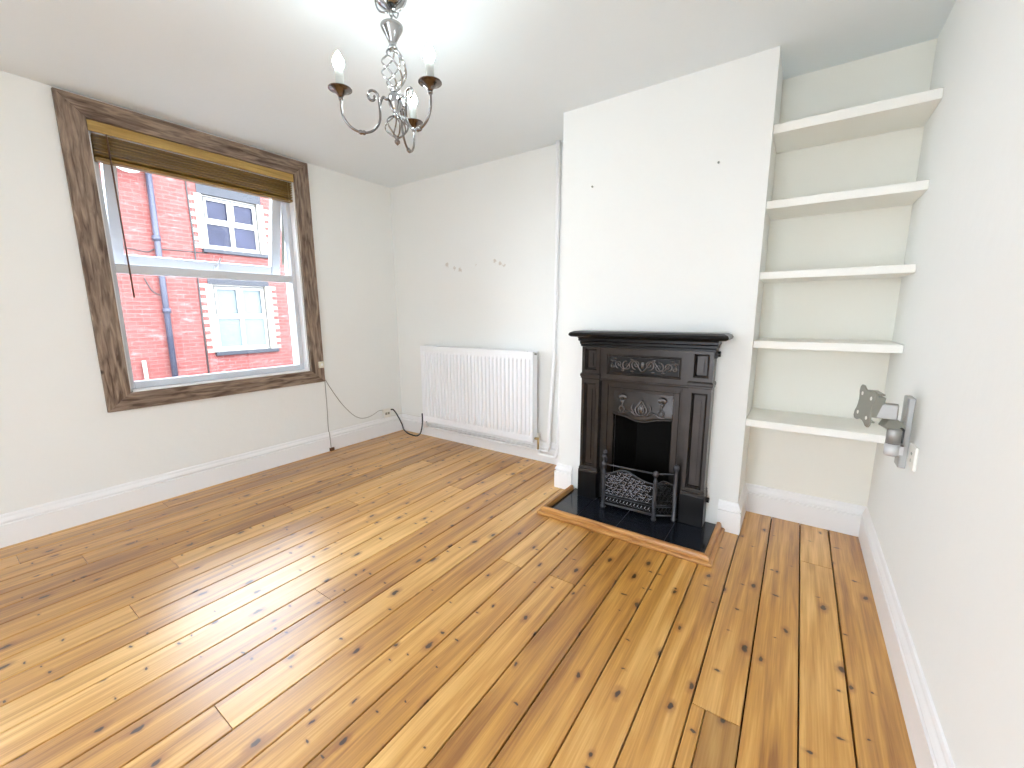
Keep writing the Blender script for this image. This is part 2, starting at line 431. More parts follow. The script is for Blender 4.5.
# frame
LZ = .786
fx0, fx1 = -.125, -.06
gy0, gy1 = -2.066, -1.000
m = MB()
fy0, fy1, fz0, fz1 = WY0+.012, WY1-.012, WZ0+.016, WZ1-.012
m.box((fx0, fy0, fz0), (fx1, gy0, fz1)); m.box((fx0, gy1, fz0), (fx1, fy1, fz1))
m.box((fx0, gy0, fz0), (fx1, gy1, LZ)); m.box((fx0, gy0, 2.235), (fx1, gy1, fz1))
m.box((fx0, gy0, 1.458), (fx1, gy1, 1.512))
m.build('frame', M_upvc, win, bevel=.004)
MB().box((-.097, gy0, LZ), (-.093, gy1, 1.458)).build('pane', M_glass, win)
# top-hung vent, pushed open
Rm = Matrix.Translation((-.088, 0, 2.25)) @ Matrix.Rotation(math.radians(13), 4, 'Y')
# local: x depth, z downward negative
m = MB(); sy0, sy1, sl = -2.040, -1.006, .738
def sb(lo, hi): m.box(lo, hi, Rm)
sb((-.03, sy0, -sl), (.02, sy0+.062, 0)); sb((-.03, sy1-.070, -sl), (.02, sy1, 0))
sb((-.03, sy0+.062, -sl), (.02, sy1-.070, -sl+.058)); sb((-.03, sy0+.062, -.045), (.02, sy1-.070, 0))
sash = m.build('vent_sash', M_upvc, win, bevel=.004)
m = MB(); m.box((-.008, sy0+.062, -sl+.058), (-.004, sy1-.070, -.045), Rm); m.build('pane', M_glass, sash)
m = MB()
yh = -1.47
m.box((.02, yh-.02, -sl+.008), (.032, yh+.02, -sl+.034), Rm)
m.tube([Rm @ Vector((.034, yh, -sl+.02)), Rm @ Vector((.045, yh, -sl+.03)), Rm @ Vector((.05, yh+.02, -sl+.10))], .006, 8)
m.build('handle', M_upvc, sash)
m = MB(); m.box((-.006, -.975, -.62), (.006, -.955+.0, 0), Matrix.Translation((-.10, -.022, 2.22)) @ Matrix.Rotation(math.radians(10), 4, 'Y')); m.build('stay', M_gun, win)

# ------------------------------------------------------------------ blind
by0, by1 = -2.093, -.967
bl_ = thing('venetian_blind', 'wooden slatted venetian blind pulled up under the top of the window', 'blind', (-.025, (by0+by1)/2, 2.26))
MB().box((-.0015, WY0+.001, 2.222), (.009, WY1-.001, 2.2795)).build('valance', M_valance, bl_, bevel=.002)
MB().box((-.055, by0, 2.226), (-.008, by1, 2.262)).build('headrail', M_white, bl_)
NS = 7
for k in range(NS):
    z = 2.103 + k*.0172 + random.uniform(-.0015, .0015)
    pts = []
    tw = random.uniform(-.002, .002)
    for i in range(5):
        a = i/4; pts.append((-.052 + .05*a, z + .0025*math.sin(PI*a) + (tw+.015)*(a-.5)))
    poly = pts + [(x, zz-.0042) for x, zz in pts[::-1]]
    MB().prism(poly, lambda x, zz, y: Vector((x, y, zz)), by0+.003, by1-.003).build('slat', M_slat, bl_)
MB().box((-.054, by0+.003, 2.074), (-.0, by1-.003, 2.091)).build('bottom_rail', M_slat, bl_, bevel=.003)
m = MB(); m.tube([(.008, -2.030, 2.222), (.010, -2.030, 2.19), (.010, -2.026, 1.9), (.012, -2.019, 1.31)], [.003, .0045, .0042, .0046], 8); m.build('wand', M_wand, bl_)
for y in (-1.005, -.982):
    m = MB(); m.tube([(.006, y, 2.225), (.006, y, 2.15), (.006, y+.002, 2.072)], .0018, 6); m.build('cord', M_cord, bl_)

# ------------------------------------------------------------------ radiator
rx0, rx1, rz0, rz1, ry = .44, 1.689, .180, .907, -.112
rad = thing('radiator', 'white ribbed panel radiator on the wall beside the chimney breast', 'radiator', ((rx0+rx1)/2, -.06, rz0))
m = MB()
n = 30; p = (rx1-rx0-.05)/n
prof = [(rx0, ry-.002), (rx0+.020, ry-.002)]
for i in range(n):
    x = rx0+.025+i*p
    prof += [(x+p*.05, ry+.010), (x+p*.20, ry-.005), (x+p*.80, ry-.005), (x+p*.95, ry+.010)]
prof += [(rx1-.020, ry-.002), (rx1, ry-.002)]
rows = [(rz0, 0), (rz0+.048, 0), (rz0+.066, 1), (rz1-.072, 1), (rz1-.054, 0), (rz1-.022, 0)]
V = []
for z, k in rows: V.append([m.b.verts.new((x, ry-.002 if not k else y, z)) for x, y in prof])
for a, b in zip(V, V[1:]):
    for i in range(len(prof)-1): m.face([a[i], a[i+1], b[i+1], b[i]])
m.box((rx0+.001, ry+.0105, rz0+.001), (rx1-.001, ry+.016, rz1-.023)); m.box((rx0, ry-.0015, rz0), (rx0+.004, ry+.0104, rz1-.023)); m.box((rx1-.004, ry-.0015, rz0), (rx1, ry+.0104, rz1-.023)); m.box((rx0+.004, ry-.0015, rz0), (rx1-.004, ry+.0104, rz0+.003))
m.build('front_panel', M_radw, rad)
m = MB(); m.box((rx0+.004, ry+.0065, rz1-.030), (rx1-.004, -.0505, rz1-.006)); m.box((rx0, ry-.003, rz1-.034), (rx1, ry+.006, rz1)); m.box((rx0, -.05, rz1-.034), (rx1, -.042, rz1))
for i in range(40):
    x = rx0+.02+i*(rx1-rx0-.04)/39; m.box((x-.003, ry+.007, rz1-.0055), (x+.003, -.051, rz1-.001))
m.build('top_grille', M_radw, rad)
for x in (rx0, rx1-.005): MB().box((x, ry+.006, rz0+.03), (x+.005, -.046, rz1-.02)).build('side_panel', M_radw, rad, bevel=.001)
MB().box((rx0+.02, -.058, rz0+.02), (rx1-.02, -.044, rz1-.05)).build('back_panel', M_radw, rad)
for x in (.65, 1.47): MB().box((x-.02, -.044, rz0+.1), (x+.02, -.0005, rz1-.1)).build('bracket', M_radw, rad)
m = MB(); m.tube([(rx1, -.075, .205), (rx1+.03, -.075, .205)], .010, 10); m.tube([(rx1+.03, -.075, .235), (rx1+.03, -.075, .12)], .009, 10)
v = m.build('valve', M_brass, rad)
m = MB(); m.lathe([(.0, .032), (.011, .032), (.013, .028), (.013, 0), (.0, 0)], (rx1+.03, -.075, .222), 14); m.build('cap', M_plastic, v)
m = MB(); m.tube([(rx0, -.075, .205), (rx0+.005, -.075, .20), (rx0+.006, -.075, .178)], .008, 8); m.tube([(rx0+.02, -.075, .178), (rx0+.006, -.075, .165), (rx0-.004, -.075, .145)], .006, 8); m.build('valve', M_gun, rad)
MB().tube([(rx1-.012, -.08, .888), (rx1+.012, -.08, .888)], .007, 8).build('bleed_plug', M_gun, rad)

# pipes: two uprights in the corner, and the run along the skirting
def pipe(name, pts, r, label, cat='pipe', mt=M_white, grp=None, k=6):
    return tag(MB().tube(smooth_path(pts, k), r, 12).build(name, mt), label, cat, grp)
pipe('heating_pipe', [(1.846, -.034, 2.4), (1.846, -.034, 1.5), (1.836, -.04, .9), (1.806, -.05, .30), (1.803, -.05, .165), (1.80, -.05, .128)], .0145, 'white painted pipe leaning down the wall between radiator and corner pipe')
pipe('heating_pipe', [(1.80, -.05, .110), (1.75, -.05, .106), (1.60, -.05, .104), (.50, -.05, .104), (.447, -.06, .112), (.437, -.073, .14), (.436, -.075, .163)], .0125, 'white painted pipe running level along the skirting under the radiator')
pipe('heating_pipe', [(1.905, -.034, 2.4), (1.905, -.034, 1.2), (1.893, -.04, .6), (1.889, -.05, .27), (1.885, -.05, .165), (1.87, -.055, .085), (1.845, -.06, .072), (1.76, -.065, .075), (1.725, -.07, .085), (1.719, -.075, .12)], .0145, 'white painted pipe tight in the corner against the chimney breast')

# ------------------------------------------------------------------ fireplace
def Y(a): return a
fp = thing('fireplace', 'black cast iron fireplace with mantel shelf set against the chimney breast', 'fireplace', (2.645, -D, .02))
# coordinates: front planes
JF, JB = -.470, -D+.0005
m = MB()
prof = [(-D, 1.062), (-.540, 1.062), (-.553, 1.068), (-.556, 1.076), (-.550, 1.086), (-.530, 1.092), (-D, 1.096)]
def shelf_ring(off): return prof
xs0, xs1 = 2.215, 3.090
R = []
# mitred ogee edge: shrink x with depth of moulding
for y, z in prof: pass
pts = [(0, 1.060), (.012, 1.062), (.022, 1.068), (.026, 1.077), (.020, 1.087), (.0, 1.096)]
ring = lambda d, z: [Vector((xs0+.026-d, -D, z)), Vector((xs0+.026-d, -.530-d, z)), Vector((xs1-.026+d, -.530-d, z)), Vector((xs1-.026+d, -D, z))]
m.rings([ring(d, z) for d, z in pts], smooth=False)
m.build('mantel_shelf', M_iron_dark, fp, bevel=.0015)
m = MB()
cor = [(.0, 1.0), (.006, 1.002), (.006, 1.012), (.013, 1.018), (.013, 1.030), (.024, 1.038), (.024, 1.050), (.030, 1.0605)]
ring = lambda d, z: [Vector((2.268-d*.6, -D, z)), Vector((2.268-d*.6, JF-d, z)), Vector((3.022+d*.6, JF-d, z)), Vector((3.022+d*.6, -D, z))]
m.rings([ring(d, z) for d, z in cor], smooth=False)
m.build('cornice', M_iron_dark, fp)
def recess_panel(m, x0, x1, z0, z1, yf, depth=.020, b=.012, yb=None):
    """flat front with a stepped recess; returns recess"""
    steps = [(0, yf), (b*.0+.0, yf), (.004, yf+depth*.6), (.009, yf+depth*.45), (.013, yf+depth)]
    rr = [[Vector((x0+d, y, z0+d)), Vector((x1-d, y, z0+d)), Vector((x1-d, y, z1-d)), Vector((x0+d, y, z1-d))] for d, y in steps[1:]]
    m.rings(rr, caps=False, smooth=False)
    d = steps[-1][0]; m.face([m.b.verts.new(q) for q in rr[-1]])
def framed(m, x0, x1, z0, z1, px0, px1, pz0, pz1, yf, yb=None):
    """front face from (x0..x1,z0..z1) with hole (px..,pz..) at y=yf, sides back to yb"""
    yb = JB if yb is None else yb
    O = [Vector((x0, yf, z0)), Vector((x1, yf, z0)), Vector((x1, yf, z1)), Vector((x0, yf, z1))]
    I = [Vector((px0, yf, pz0)), Vector((px1, yf, pz0)), Vector((px1, yf, pz1)), Vector((px0, yf, pz1))]
    m.rings([O, I], caps=False, smooth=False)
    Bk = [Vector((v.x, yb, v.z)) for v in O]
    m.rings([Bk, O], caps=False, smooth=False)
for x0, x1 in ((2.272, 2.388), (2.902, 3.018)):
    m = MB()
    framed(m, x0, x1, .200, .800, x0+.018, x1-.018, .235, .775, JF); recess_panel(m, x0+.018, x1-.018, .235, .775, JF)
    # raised fillet inside the long panel
    m.box((x0+.048, JF+.008, .275), (x1-.048, JF+.022, .735))
    framed(m, x0, x1, .838, 1.004, x0+.020, x1-.020, .858, .985, JF); recess_panel(m, x0+.020, x1-.020, .858, .985, JF)
    m.box((x0+.046, JF+.004, .884), (x1-.046, JF+.022, .960))
    for zz, pr in ((.800, [(0, 0), (.006, .004), (.006, .012), (.011, .018), (.011, .028), (.004, .036), (0, .038)]),
                   (.196, [(.0, .0), (.010, .0), (.010, .008), (.004, .016), (.008, .022), (.0, .032)])):
        ring = lambda d, z: [Vector((x0-d*.6, JB, z)), Vector((x0-d*.6, JF-d, z)), Vector((x1+d*.6, JF-d, z)), Vector((x1+d*.6, JB, z))]
        m.rings([ring(d, zz+h) for d, h in pr], smooth=False)
    pil = m.build('pilaster', M_iron, fp)
    MB().box((x0-.006, JF-.014, .021), (x1+.006, JB, .198)).build('plinth', M_iron_dark, pil, bevel=.004)
m = MB()   # frieze
framed(m, 2.388, 2.902, .805, 1.004, 2.428, 2.857, .838, .960, JF+.014); recess_panel(m, 2.428, 2.857, .838, .960, JF+.014, .012)
ring = lambda d, z: [Vector((2.388, JB, z)), Vector((2.388, JF+.014-d, z)), Vector((2.902, JF+.014-d, z)), Vector((2.902, JB, z))]
m.rings([ring(d, z) for d, z in ((-.03, .790), (0, .794), (.004, .800), (.004, .806), (0, .810))], smooth=False)
fr = m.build('frieze', M_iron, fp)
MB().box((2.443, JF+.0225, .853), (2.842, JF+.0255, .945)).build('panel_recess_shade', M_iron_dark, fr)  # dark plate standing for crevice shade and soot behind the relief
def curl(c, r0, a0, turns, yf, tip=.25, n=22, sgn=1):
    """flat spiral in the xz plane starting at radius r0, angle a0, winding inward"""
    out = []
    for i in range(n):
        t = i/(n-1); r = r0*(1-(1-tip)*t); a = a0 + sgn*turns*2*PI*t
        out.append((c[0]+r*math.cos(a), yf, c[1]+r*math.sin(a)))
    return out
yf = JF+.014+.0105
m = MB(); cx, cz = 2.6425, .899
for sg in (1, -1):
    for k, (dx, dz, r, s2, a0) in enumerate(((.038, .006, .030, 1, -PI*.5), (.092, -.004, .030, -1, PI*.5), (.142, .002, .024, 1, -PI*.5), (.178, -.010, .014, -1, PI*.5))):
        P = curl((dx, dz), r, a0, 1.35, 0, .18, 24, s2)
        m.tube([(cx+sg*q[0], yf, cz+q[2]) for q in P], [.0060*(1-.45*i/23) for i in range(24)], 6)
    w_ = [(sg*t*.19, -.034*math.cos(t*PI*3.4)*(1-.45*t)) for t in [i/24 for i in range(25)]]
    m.tube([(cx+x, yf, cz+z) for x, z in w_], [.0062*(1-.5*i/24) for i in range(25)], 6)
    for dx, dz in ((.065, .034), (.118, -.034), (.165, .036), (.186, .022), (.06, -.035)):
        m.ball((cx+sg*dx, yf, cz+dz), .0085, 6, (1.5, .6, .8))
m.ball((cx, yf, cz+.004), .016, 8, (.7, .5, 1.5)); m.ball((cx, yf, cz-.034), .008, 6, (1.4, .6, .8))
m.build('scroll_ornament', M_iron_orn, fr)
# inner frame (register plate) around hood and opening
IF = JF+.046; ox0, ox1 = 2.468, 2.817
m = MB()
for a, b in ((2.386, 2.428), (2.862, 2.904)): m.box((a, IF, .021), (b, JB, .793))
m.box((2.428, IF, .765), (2.862, JB, .793))
for a, b in ((2.428, 2.440), (2.850, 2.862)): m.box((a, IF+.008, .021), (b, JB, .765))
m.box((2.44, IF+.008, .753), (2.85, JB, .765))
for a, b in ((2.440, ox0), (ox1, 2.850)): m.box((a, IF+.002, .021), (b, JB, .753))
m.box((ox0, IF+.002, .737), (ox1, JB, .753))
m.build('inner_frame', M_iron, fp, bevel=.002)
# hood with serpentine lower edge
m = MB()
def hood_edge(t):   # t 0..1 across
    return .588 - .022*math.exp(-((t-.5)/.20)**2) - .006*math.cos(2*PI*t*1)*0 + .004*math.cos(t*2*PI)
NX = 28
def hy(t, s): return IF + .006 - .022*math.sin(PI*min(1, s*1.0)*.5)*(1-(2*t-1)**2*.35)   # swells out towards its foot
G_ = []
for i in range(NX+1):
    t = i/NX; zb = hood_edge(t); x = ox0+(ox1-ox0)*t
    G_.append([m.b.verts.new((x, hy(t, j/8), .737+(zb-.737)*j/8)) for j in range(9)])
for i in range(NX):
    for j in range(8): m.face([G_[i][j], G_[i+1][j], G_[i+1][j+1], G_[i][j+1]], True)
rim = [(G_[i][8].co.x, G_[i][8].co.y+.002, G_[i][8].co.z) for i in range(NX+1)]
m.tube(rim, .006, 8)
Bk = [m.b.verts.new((v[8].co.x, JB, v[8].co.z)) for v in G_]
for i in range(NX): m.face([G_[i][8], G_[i+1][8], Bk[i+1], Bk[i]])
hd = m.build('hood', M_iron, fp)
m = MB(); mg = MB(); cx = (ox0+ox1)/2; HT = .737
def hp(dx, z):
    t = (cx+dx-ox0)/(ox1-ox0); s = (HT-z)/(HT-hood_edge(t)); return (cx+dx, hy(t, max(0, min(1, s)))-.001, z)
def hcurve(P, r): 
    q = smooth_path([hp(*a) for a in P], 5); k = len(q)
    m.tube(q, [1.45*r*(1-.35*abs(2*i/(k-1)-1)) for i in range(k)], 6)
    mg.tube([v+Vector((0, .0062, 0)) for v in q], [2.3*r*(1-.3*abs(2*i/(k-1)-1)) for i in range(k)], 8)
hcurve([(0, .600), (-.024, .612), (-.034, .636), (-.020, .660), (0, .688), (.020, .660), (.034, .636), (.024, .612), (0, .600)], .0045)
hcurve([(-.008, .612), (-.016, .636), (0, .668), (.016, .636), (.008, .612)], .004)
m.ball(hp(0, .636), .016, 8, (.8, .4, 1.4))
for sg in (1, -1):
    hcurve([(sg*.006, .602), (sg*.040, .606), (sg*.062, .622), (sg*.086, .616), (sg*.110, .604), (sg*.138, .606)], .0045)
    hcurve([(sg*.036, .606), (sg*.056, .640), (sg*.050, .668)], .004)
    hcurve([(sg*.112, .606), (sg*.100, .628), (sg*.116, .646), (sg*.132, .630), (sg*.122, .610)], .0042)
    hcurve([(sg*.116, .646), (sg*.114, .664), (sg*.106, .676)], .0042)
    for a in (-.9, -.3, .3, .9, PI):
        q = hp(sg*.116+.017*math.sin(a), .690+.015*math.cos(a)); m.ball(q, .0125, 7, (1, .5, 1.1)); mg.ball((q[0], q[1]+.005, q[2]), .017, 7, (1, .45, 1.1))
    q = hp(sg*.116, .690); m.ball((q[0], q[1]-.004, q[2]), .007, 6)
fo_ = m.build('flower_ornament', M_iron_orn, hd)
mg.build('ornament_shade', M_iron_dark, hd)  # dark underlay that paints crevice shade round the flowers and stems
# fire chamber
m = MB()
fb = [(ox0-.0, JB), (ox0+.055, -.115), (ox1-.055, -.115), (ox1, JB)]
A = [Vector((x, y, .022)) for x, y in fb]; B = [Vector((x, y, .60)) for x, y in fb]
va = [m.b.verts.new(q) for q in A]; vb_ = [m.b.verts.new(q) for q in B]
for i in range(3): m.face([va[i], va[i+1], vb_[i+1], vb_[i]])
m.face(va); m.face(vb_)
m.build('fire_chamber', M_fire_in, fp)
for z in (.985, .165):  # lugs at the side
    m = MB(); m.tube([(3.0165, -.415, z), (3.040, -.415, z)], .015, 10); m.box((3.0175, -.435, z-.022), (3.026, -.39, z+.022))
    m.build('fixing_lug', M_iron_dark, fp)

# ------------------------------------------------------------------ hearth
hr = thing('hearth', 'black tiled hearth edged with a pine moulding in front of the fireplace', 'hearth', (2.645, -.6, 0))
hx0, hx1, hyf = 2.160, 3.126, -.812
m = MB()
MB().box((hx0+.041, hyf+.041, .001), (hx1-.0425, -D-.001, .0165)).build('tile_bed', M_grout, hr)
jx = [hx0+.041, 2.383, 2.621, 2.884, hx1-.0425]
for a, b in zip(jx, jx[1:]): m.box((a+.002, hyf+.041, .010), (b-.002, -D-.002, .0205))
m.build('tiles', M_tile, hr, bevel=.0015)
TP = [(0, 0), (-.004, .006), (-.003, .014), (.002, .019), (.014, .0195), (.0145, .031), (.017, .041), (.023, .047), (.034, .047), (.039, .043), (.0415, .030), (.042, .0)]   # inward distance, z
def trimseg(p0, p1, n, m0, m1, mt):
    m = MB(); p0 = Vector((*p0, .0005)); p1 = Vector((*p1, .0005)); n = Vector((*n, 0)); t = (p1-p0).normalized()
    m.rings([[p0+n*d+t*d*m0+Vector((0,0,z)) for d, z in TP], [p1+n*d-t*d*m1+Vector((0,0,z)) for d, z in TP]], smooth=False)
    m.build('edge_moulding', mt, hr)
trimseg((hx0, hyf), (hx1, hyf), (0, 1), 1, 1, M_trim_x)
trimseg((hx0, -D-.022), (hx0, hyf), (1, 0), 0, 1, M_trim_y)
trimseg((hx1, -D-.022), (hx1, hyf), (-1, 0), 0, 1, M_trim_y)

# ------------------------------------------------------------------ fire basket front
fb = thing('fire_grate_front', 'black pierced iron grate front with corner posts standing before the fire opening', 'fire grate', (2.63, -.52, .021))
PL = (2.470, -.548); PR = (2.776, -.540); PBR = (2.872, -.482); PBL = (2.444, -.470)
def post(p, top, finial):
    pr = [(0, .0215), (.017, .0215), (.017, .034), (.012, .040), (.015, .048), (.012, .058), (.0105, .13), (.013, .20), (.0105, .235), (.013, .245), (.013, .262), (.009, .268), (.009, .280), (.016, .292), (.018, .302), (.014, .314), (.006, .320)]
    if finial: pr += [(.006, .324), (.010, .330), (.008, .336), (.012, .341), (.0155, .350), (.012, .361), (0, .365)]
    elif top: pr = [(0, .0215), (.017, .0215), (.017, .034), (.012, .040), (.012, .30), (.010, .316), (.017, .330), (.019, .342), (.014, .354), (0, .360)]
    else: pr += [(0, .321)]
    MB().lathe(pr, (p[0], p[1], 0), 14).build('post', M_iron_basket, fb)
post(PL, 0, True); post(PR, 0, False); post(PBR, 1, False); post(PBL, 0, True)
m = MB(); m.tube([(*PL, .302), (*PR, .302)], .006, 10); m.tube([(*PR, .302), (*PBR, .302)], .006, 10); m.tube([(*PL, .302), (*PBL, .302)], .006, 10)
m.build('top_rail', M_iron_basket, fb)
def fret(nm, p0, p1, peak, seed, dens=1.0):
    rnd = random.Random(seed)
    p0 = Vector((*p0, 0)); p1 = Vector((*p1, 0)); L_ = (p1-p0).length; t = (p1-p0)/L_; nrm = Vector((t.y, -t.x, 0))
    if nrm.y > 0: nrm = -nrm
    P = lambda u, z, o=0: p0 + t*u + nrm*o + Vector((0, 0, z))
    top = lambda u: .238 + peak*math.exp(-((u/L_-.42)/.26)**2)
    m = MB(); m2 = MB(); m3 = MB()
    # frame rails
    m.tube([P(u, top(u)) for u in [.01+(L_-.02)*i/20 for i in range(21)]], .006, 8)
    for u in (.008, L_-.008): m.tube([P(u, .05), P(u, top(u))], .006, 8)
    for z, r in ((.116, .0055), (.102, .004), (.052, .008)): m.tube([P(.01, z), P(L_-.01, z)], r, 8)
    # backing web
    pl = [(.01, .055)] + [(L_-.01, .055)] + [(L_-.01-(L_-.02)*i/16, top(L_-.01-(L_-.02)*i/16)) for i in range(17)]
    fr_ = [P(u, z, -.006) for u, z in pl]; bk_ = [P(u, z, -.010) for u, z in pl]
    m3.rings([bk_, fr_], smooth=False)
    # scrollwork
    st = .030/dens; rows = 0; z = .130
    while z < .30:
        u = .022 + (rows % 2)*st*.5
        while u < L_-.018:
            if z < top(u)-.010:
                a0 = rnd.random()*2*PI; sg = rnd.choice((-1, 1)); r = st*.5
                n = 12; tr = 1.25
                q = []
                for i in range(n):
                    k = i/(n-1); rr = r*(1-.78*k); a = a0+sg*tr*2*PI*k
                    q.append(P(u+rr*math.cos(a), z+rr*math.sin(a), .001))
                m2.tube(q, [.0046-.0016*i/(n-1) for i in range(n)], 5)
                c = P(u+st*.5, z+st*.28, .001)
                m2.ball(c, .005, 4)
            u += st
        z += st*.86; rows += 1
    # leaf frieze
    u = .022
    while u < L_-.018:
        m2.tube([P(u-.007, .066, .0), P(u, .080, .003), P(u+.007, .096, .0)], [.003, .005, .002], 6)
        m2.ball(P(u+.008, .074, .001), .0045, 5); u += .021
    o = m.build(nm, M_iron_basket, fb); m2.build('scrollwork', M_iron_scroll if nm == 'front_panel' else M_iron_dark, o); m3.build('backing', M_fire_in, o)  # side scrollwork in darker iron: the side panels' shade put into colour
fret('front_panel', PL, PR, .045, 3)
fret('side_panel', PR, PBR, .02, 5)
fret('side_panel', PL, PBL, .02, 6)
for k in range(6):
    x = 2.51+k*.045; MB().tube([(x, -.532, .10), (x, -.44, .10)], .006, 6).build('grate_bar', M_iron_dark, fb)

# ------------------------------------------------------------------ alcove shelves
SH = [(2.083, -.347, .042, 'topmost white shelf in the alcove, nearest the ceiling'),
      (1.738, -.347, .038, 'white alcove shelf second from the top'),
      (1.401, -.347, .036, 'middle white shelf of the five in the alcove'),
      (1.057, -.347, .038, 'white alcove shelf level with the mantel top, second from the bottom'),
      (.644, -.3655, .038, 'lowest and deepest white shelf in the alcove, behind the television bracket')]
for z, y, th, lb in SH:
    o = MB().box((XB1+.0005, y, z-th), (W-.0005, YA-.0005, z)).build('alcove_shelf', M_shelf, bevel=.003)
    tag(o, lb, 'shelf', 'shelves in the alcove')
    if z > 1.1:
        pass

# ------------------------------------------------------------------ television bracket
tb = thing('television_mount', 'grey metal television wall bracket with folded arm on the right wall', 'bracket', (W, -.72, .60))
m = MB()
prof = [(W-.0005, -.712), (W-.018, -.710), (W-.023, -.704), (W-.023, -.640), (W-.018, -.634), (W-.0005, -.630)]
m.prism(prof, lambda x, y, z: Vector((x, y, z)), .602, .878); m.build('wall_plate', M_alu, tb, bevel=.002)
pc = (3.696, -.784)
m = MB(); m.lathe([(0, .668), (.019, .668), (.0225, .672), (.0225, .714), (.0, .714)], (*pc, 0), 24); m.box((pc[0], pc[1]-.012, .675), (W-.028, pc[1]+.03, .708)); m.build('lower_pivot', M_aluw, tb)
m = MB(); m.lathe([(0, .7155), (.0215, .7155), (.0215, .765), (.018, .770), (0, .770)], (*pc, 0), 24); m.build('upper_pivot', M_alu, tb)
m = MB(); m.lathe([(0, .7135), (.0205, .7135), (.0205, .716), (0, .716)], (*pc, 0), 24); m.box((pc[0]+.012, pc[1]+.005, .716), (W-.030, pc[1]+.045, .768)); m.build('spacer', M_dark, tb)
Ra = lambda c, a: Matrix.Translation(c) @ Matrix.Rotation(a, 4, 'Z')
m = MB(); m.box((-.024, -.016, -.022), (.028, .02, .022), Ra((3.684, -.775, .786), .45) @ Matrix.Rotation(.5, 4, 'Y')); m.build('arm', M_gun, tb, bevel=.004)
m = MB(); m.box((-.040, -.020, -.028), (.040, .020, .028), Ra((3.655, -.800, .838), -.10)); m.build('arm', M_alu, tb, bevel=.004)
# plate facing away from the wall, tilted
nx = Vector((-.965, -.25, .06)).normalized(); up_ = (Vector((0, 0, 1)) - nx*nx.z).normalized(); sd = up_.cross(nx).normalized()
Mp = Matrix.Translation((3.600, -.812, .853)) @ Matrix((( sd.x, up_.x, nx.x, 0), (sd.y, up_.y, nx.y, 0), (sd.z, up_.z, nx.z, 0), (0,0,0,1))) @ Matrix.Rotation(math.radians(-5), 4, 'Z')
pl = []
h = .062
corner = [(h+.006, h-.022), (h+.006, h-.004), (h-.004, h+.006), (h-.022, h+.006)]
side = [(h*.40, h-.002), (h*.15, h-.006), (-h*.15, h-.006), (-h*.40, h-.002)]
for k in range(4):
    ca, sa = math.cos(k*PI/2), math.sin(k*PI/2)
    for a, b in corner + side: pl.append((a*ca-b*sa, a*sa+b*ca))
m = MB(); m.prism(pl, lambda a, b, d: Mp @ Vector((a, b, d)), -.003, .003)
vp = m.build('screen_plate', M_gun, tb, bevel=.001)
for a in (-1, 1):
    for b in (-1, 1): MB().prism([(a*.0375+.0075*math.cos(k*PI/6), b*.0375+.0075*math.sin(k*PI/6)) for k in range(12)], lambda u, v_, d: Mp @ Vector((u, v_, d)), .0031, .0038).build('fixing_hole', M_shelf, vp)

m = MB()
m.box((-.030, h-.012, -.040), (.030, h-.006, -.002), Mp); m.box((-.030, -h+.004, -.030), (.030, -h+.010, -.002), Mp)
m.box((-.018, -.04, -.05), (.018, .04, -.003), Mp)
m.build('tilt_head', M_gun, tb, bevel=.002)

# ------------------------------------------------------------------ sockets and switches
so = thing('wall_socket', 'white socket plate on the right wall just beyond the television bracket foot', 'socket', (W, -.86, .68))
MB().box((W-.010, -.865, .640), (W-.0003, -.779, .726)).build('face_plate', M_plastic, so, bevel=.003)
m = MB(); m.box((W-.0115, -.830, .690), (W-.009, -.814, .698)); m.box((W-.0115, -.826, .664), (W-.009, -.818, .674)); m.build('pin_holes', M_gun, so)
so = thing('phone_socket', 'cream surface box with cables on the skirting near the room corner', 'socket', (0, -.21, .17))
MB().box((.0003, -.255, .174), (.030, -.165, .262)).build('box', M_plastic, so, bevel=.004)
m = MB(); m.box((.029, -.235, .205), (.034, -.215, .228)); m.box((.029, -.205, .205), (.034, -.185, .228)); m.build('jack', M_gun, so)
sw = thing('junction_box', 'small cream box fixed to the lower right of the brown window surround', 'box', (.024, -.866, .75))  # junction box on the window surround
MB().box((.0245, -.890, .752), (.042, -.846, .806)).build('box', M_plastic2, sw, bevel=.003)
MB().box((.042, -.876, .772), (.046, -.860, .790)).build('button', M_white, sw, bevel=.001)

# cables
def cable(name, pts, r, mt, label, k=8):
    return tag(MB().tube(smooth_path(pts, k), r, 8).build(name, mt), label, 'cable')
c = cable('cable', [(.006, -.832, .640), (.006, -.832, .40), (.006, -.836, .20), (.020, -.838, .165), (.0255, -.838, .10), (.0255, -.836, .04), (.030, -.834, .008)], .0032, M_greycable, 'thin grey cable dropping straight from the window corner to the floor')
m = MB(); m.box((.0215, -.852, .001), (.040, -.812, .03)); m.build('clip', M_wand, c, bevel=.003)
c.name = 'cable'
cable('cable', [(.006, -.826, .640), (.006, -.79, .57), (.006, -.72, .45), (.006, -.661, .366), (.006, -.58, .275), (.012, -.513, .231), (.020, -.45, .222), (.020, -.378, .232), (.014, -.30, .258), (.014, -.256, .256)], .0032, M_greycable, 'thin grey cable sagging from the window corner across to the cream box')
cable('cable', [(.03, -.166, .246), (.045, -.150, .247), (.055, -.125, .21), (.055, -.085, .14), (.06, -.055, .07), (.09, -.06, .022), (.19, -.095, .0075), (.27, -.11, .0065), (.33, -.105, .0065), (.362, -.09, .03), (.385, -.085, .09), (.398, -.085, .16), (.398, -.085, .24)], .0068, M_blackcable, 'thick black cable looping from the cream box over the floor to the radiator')
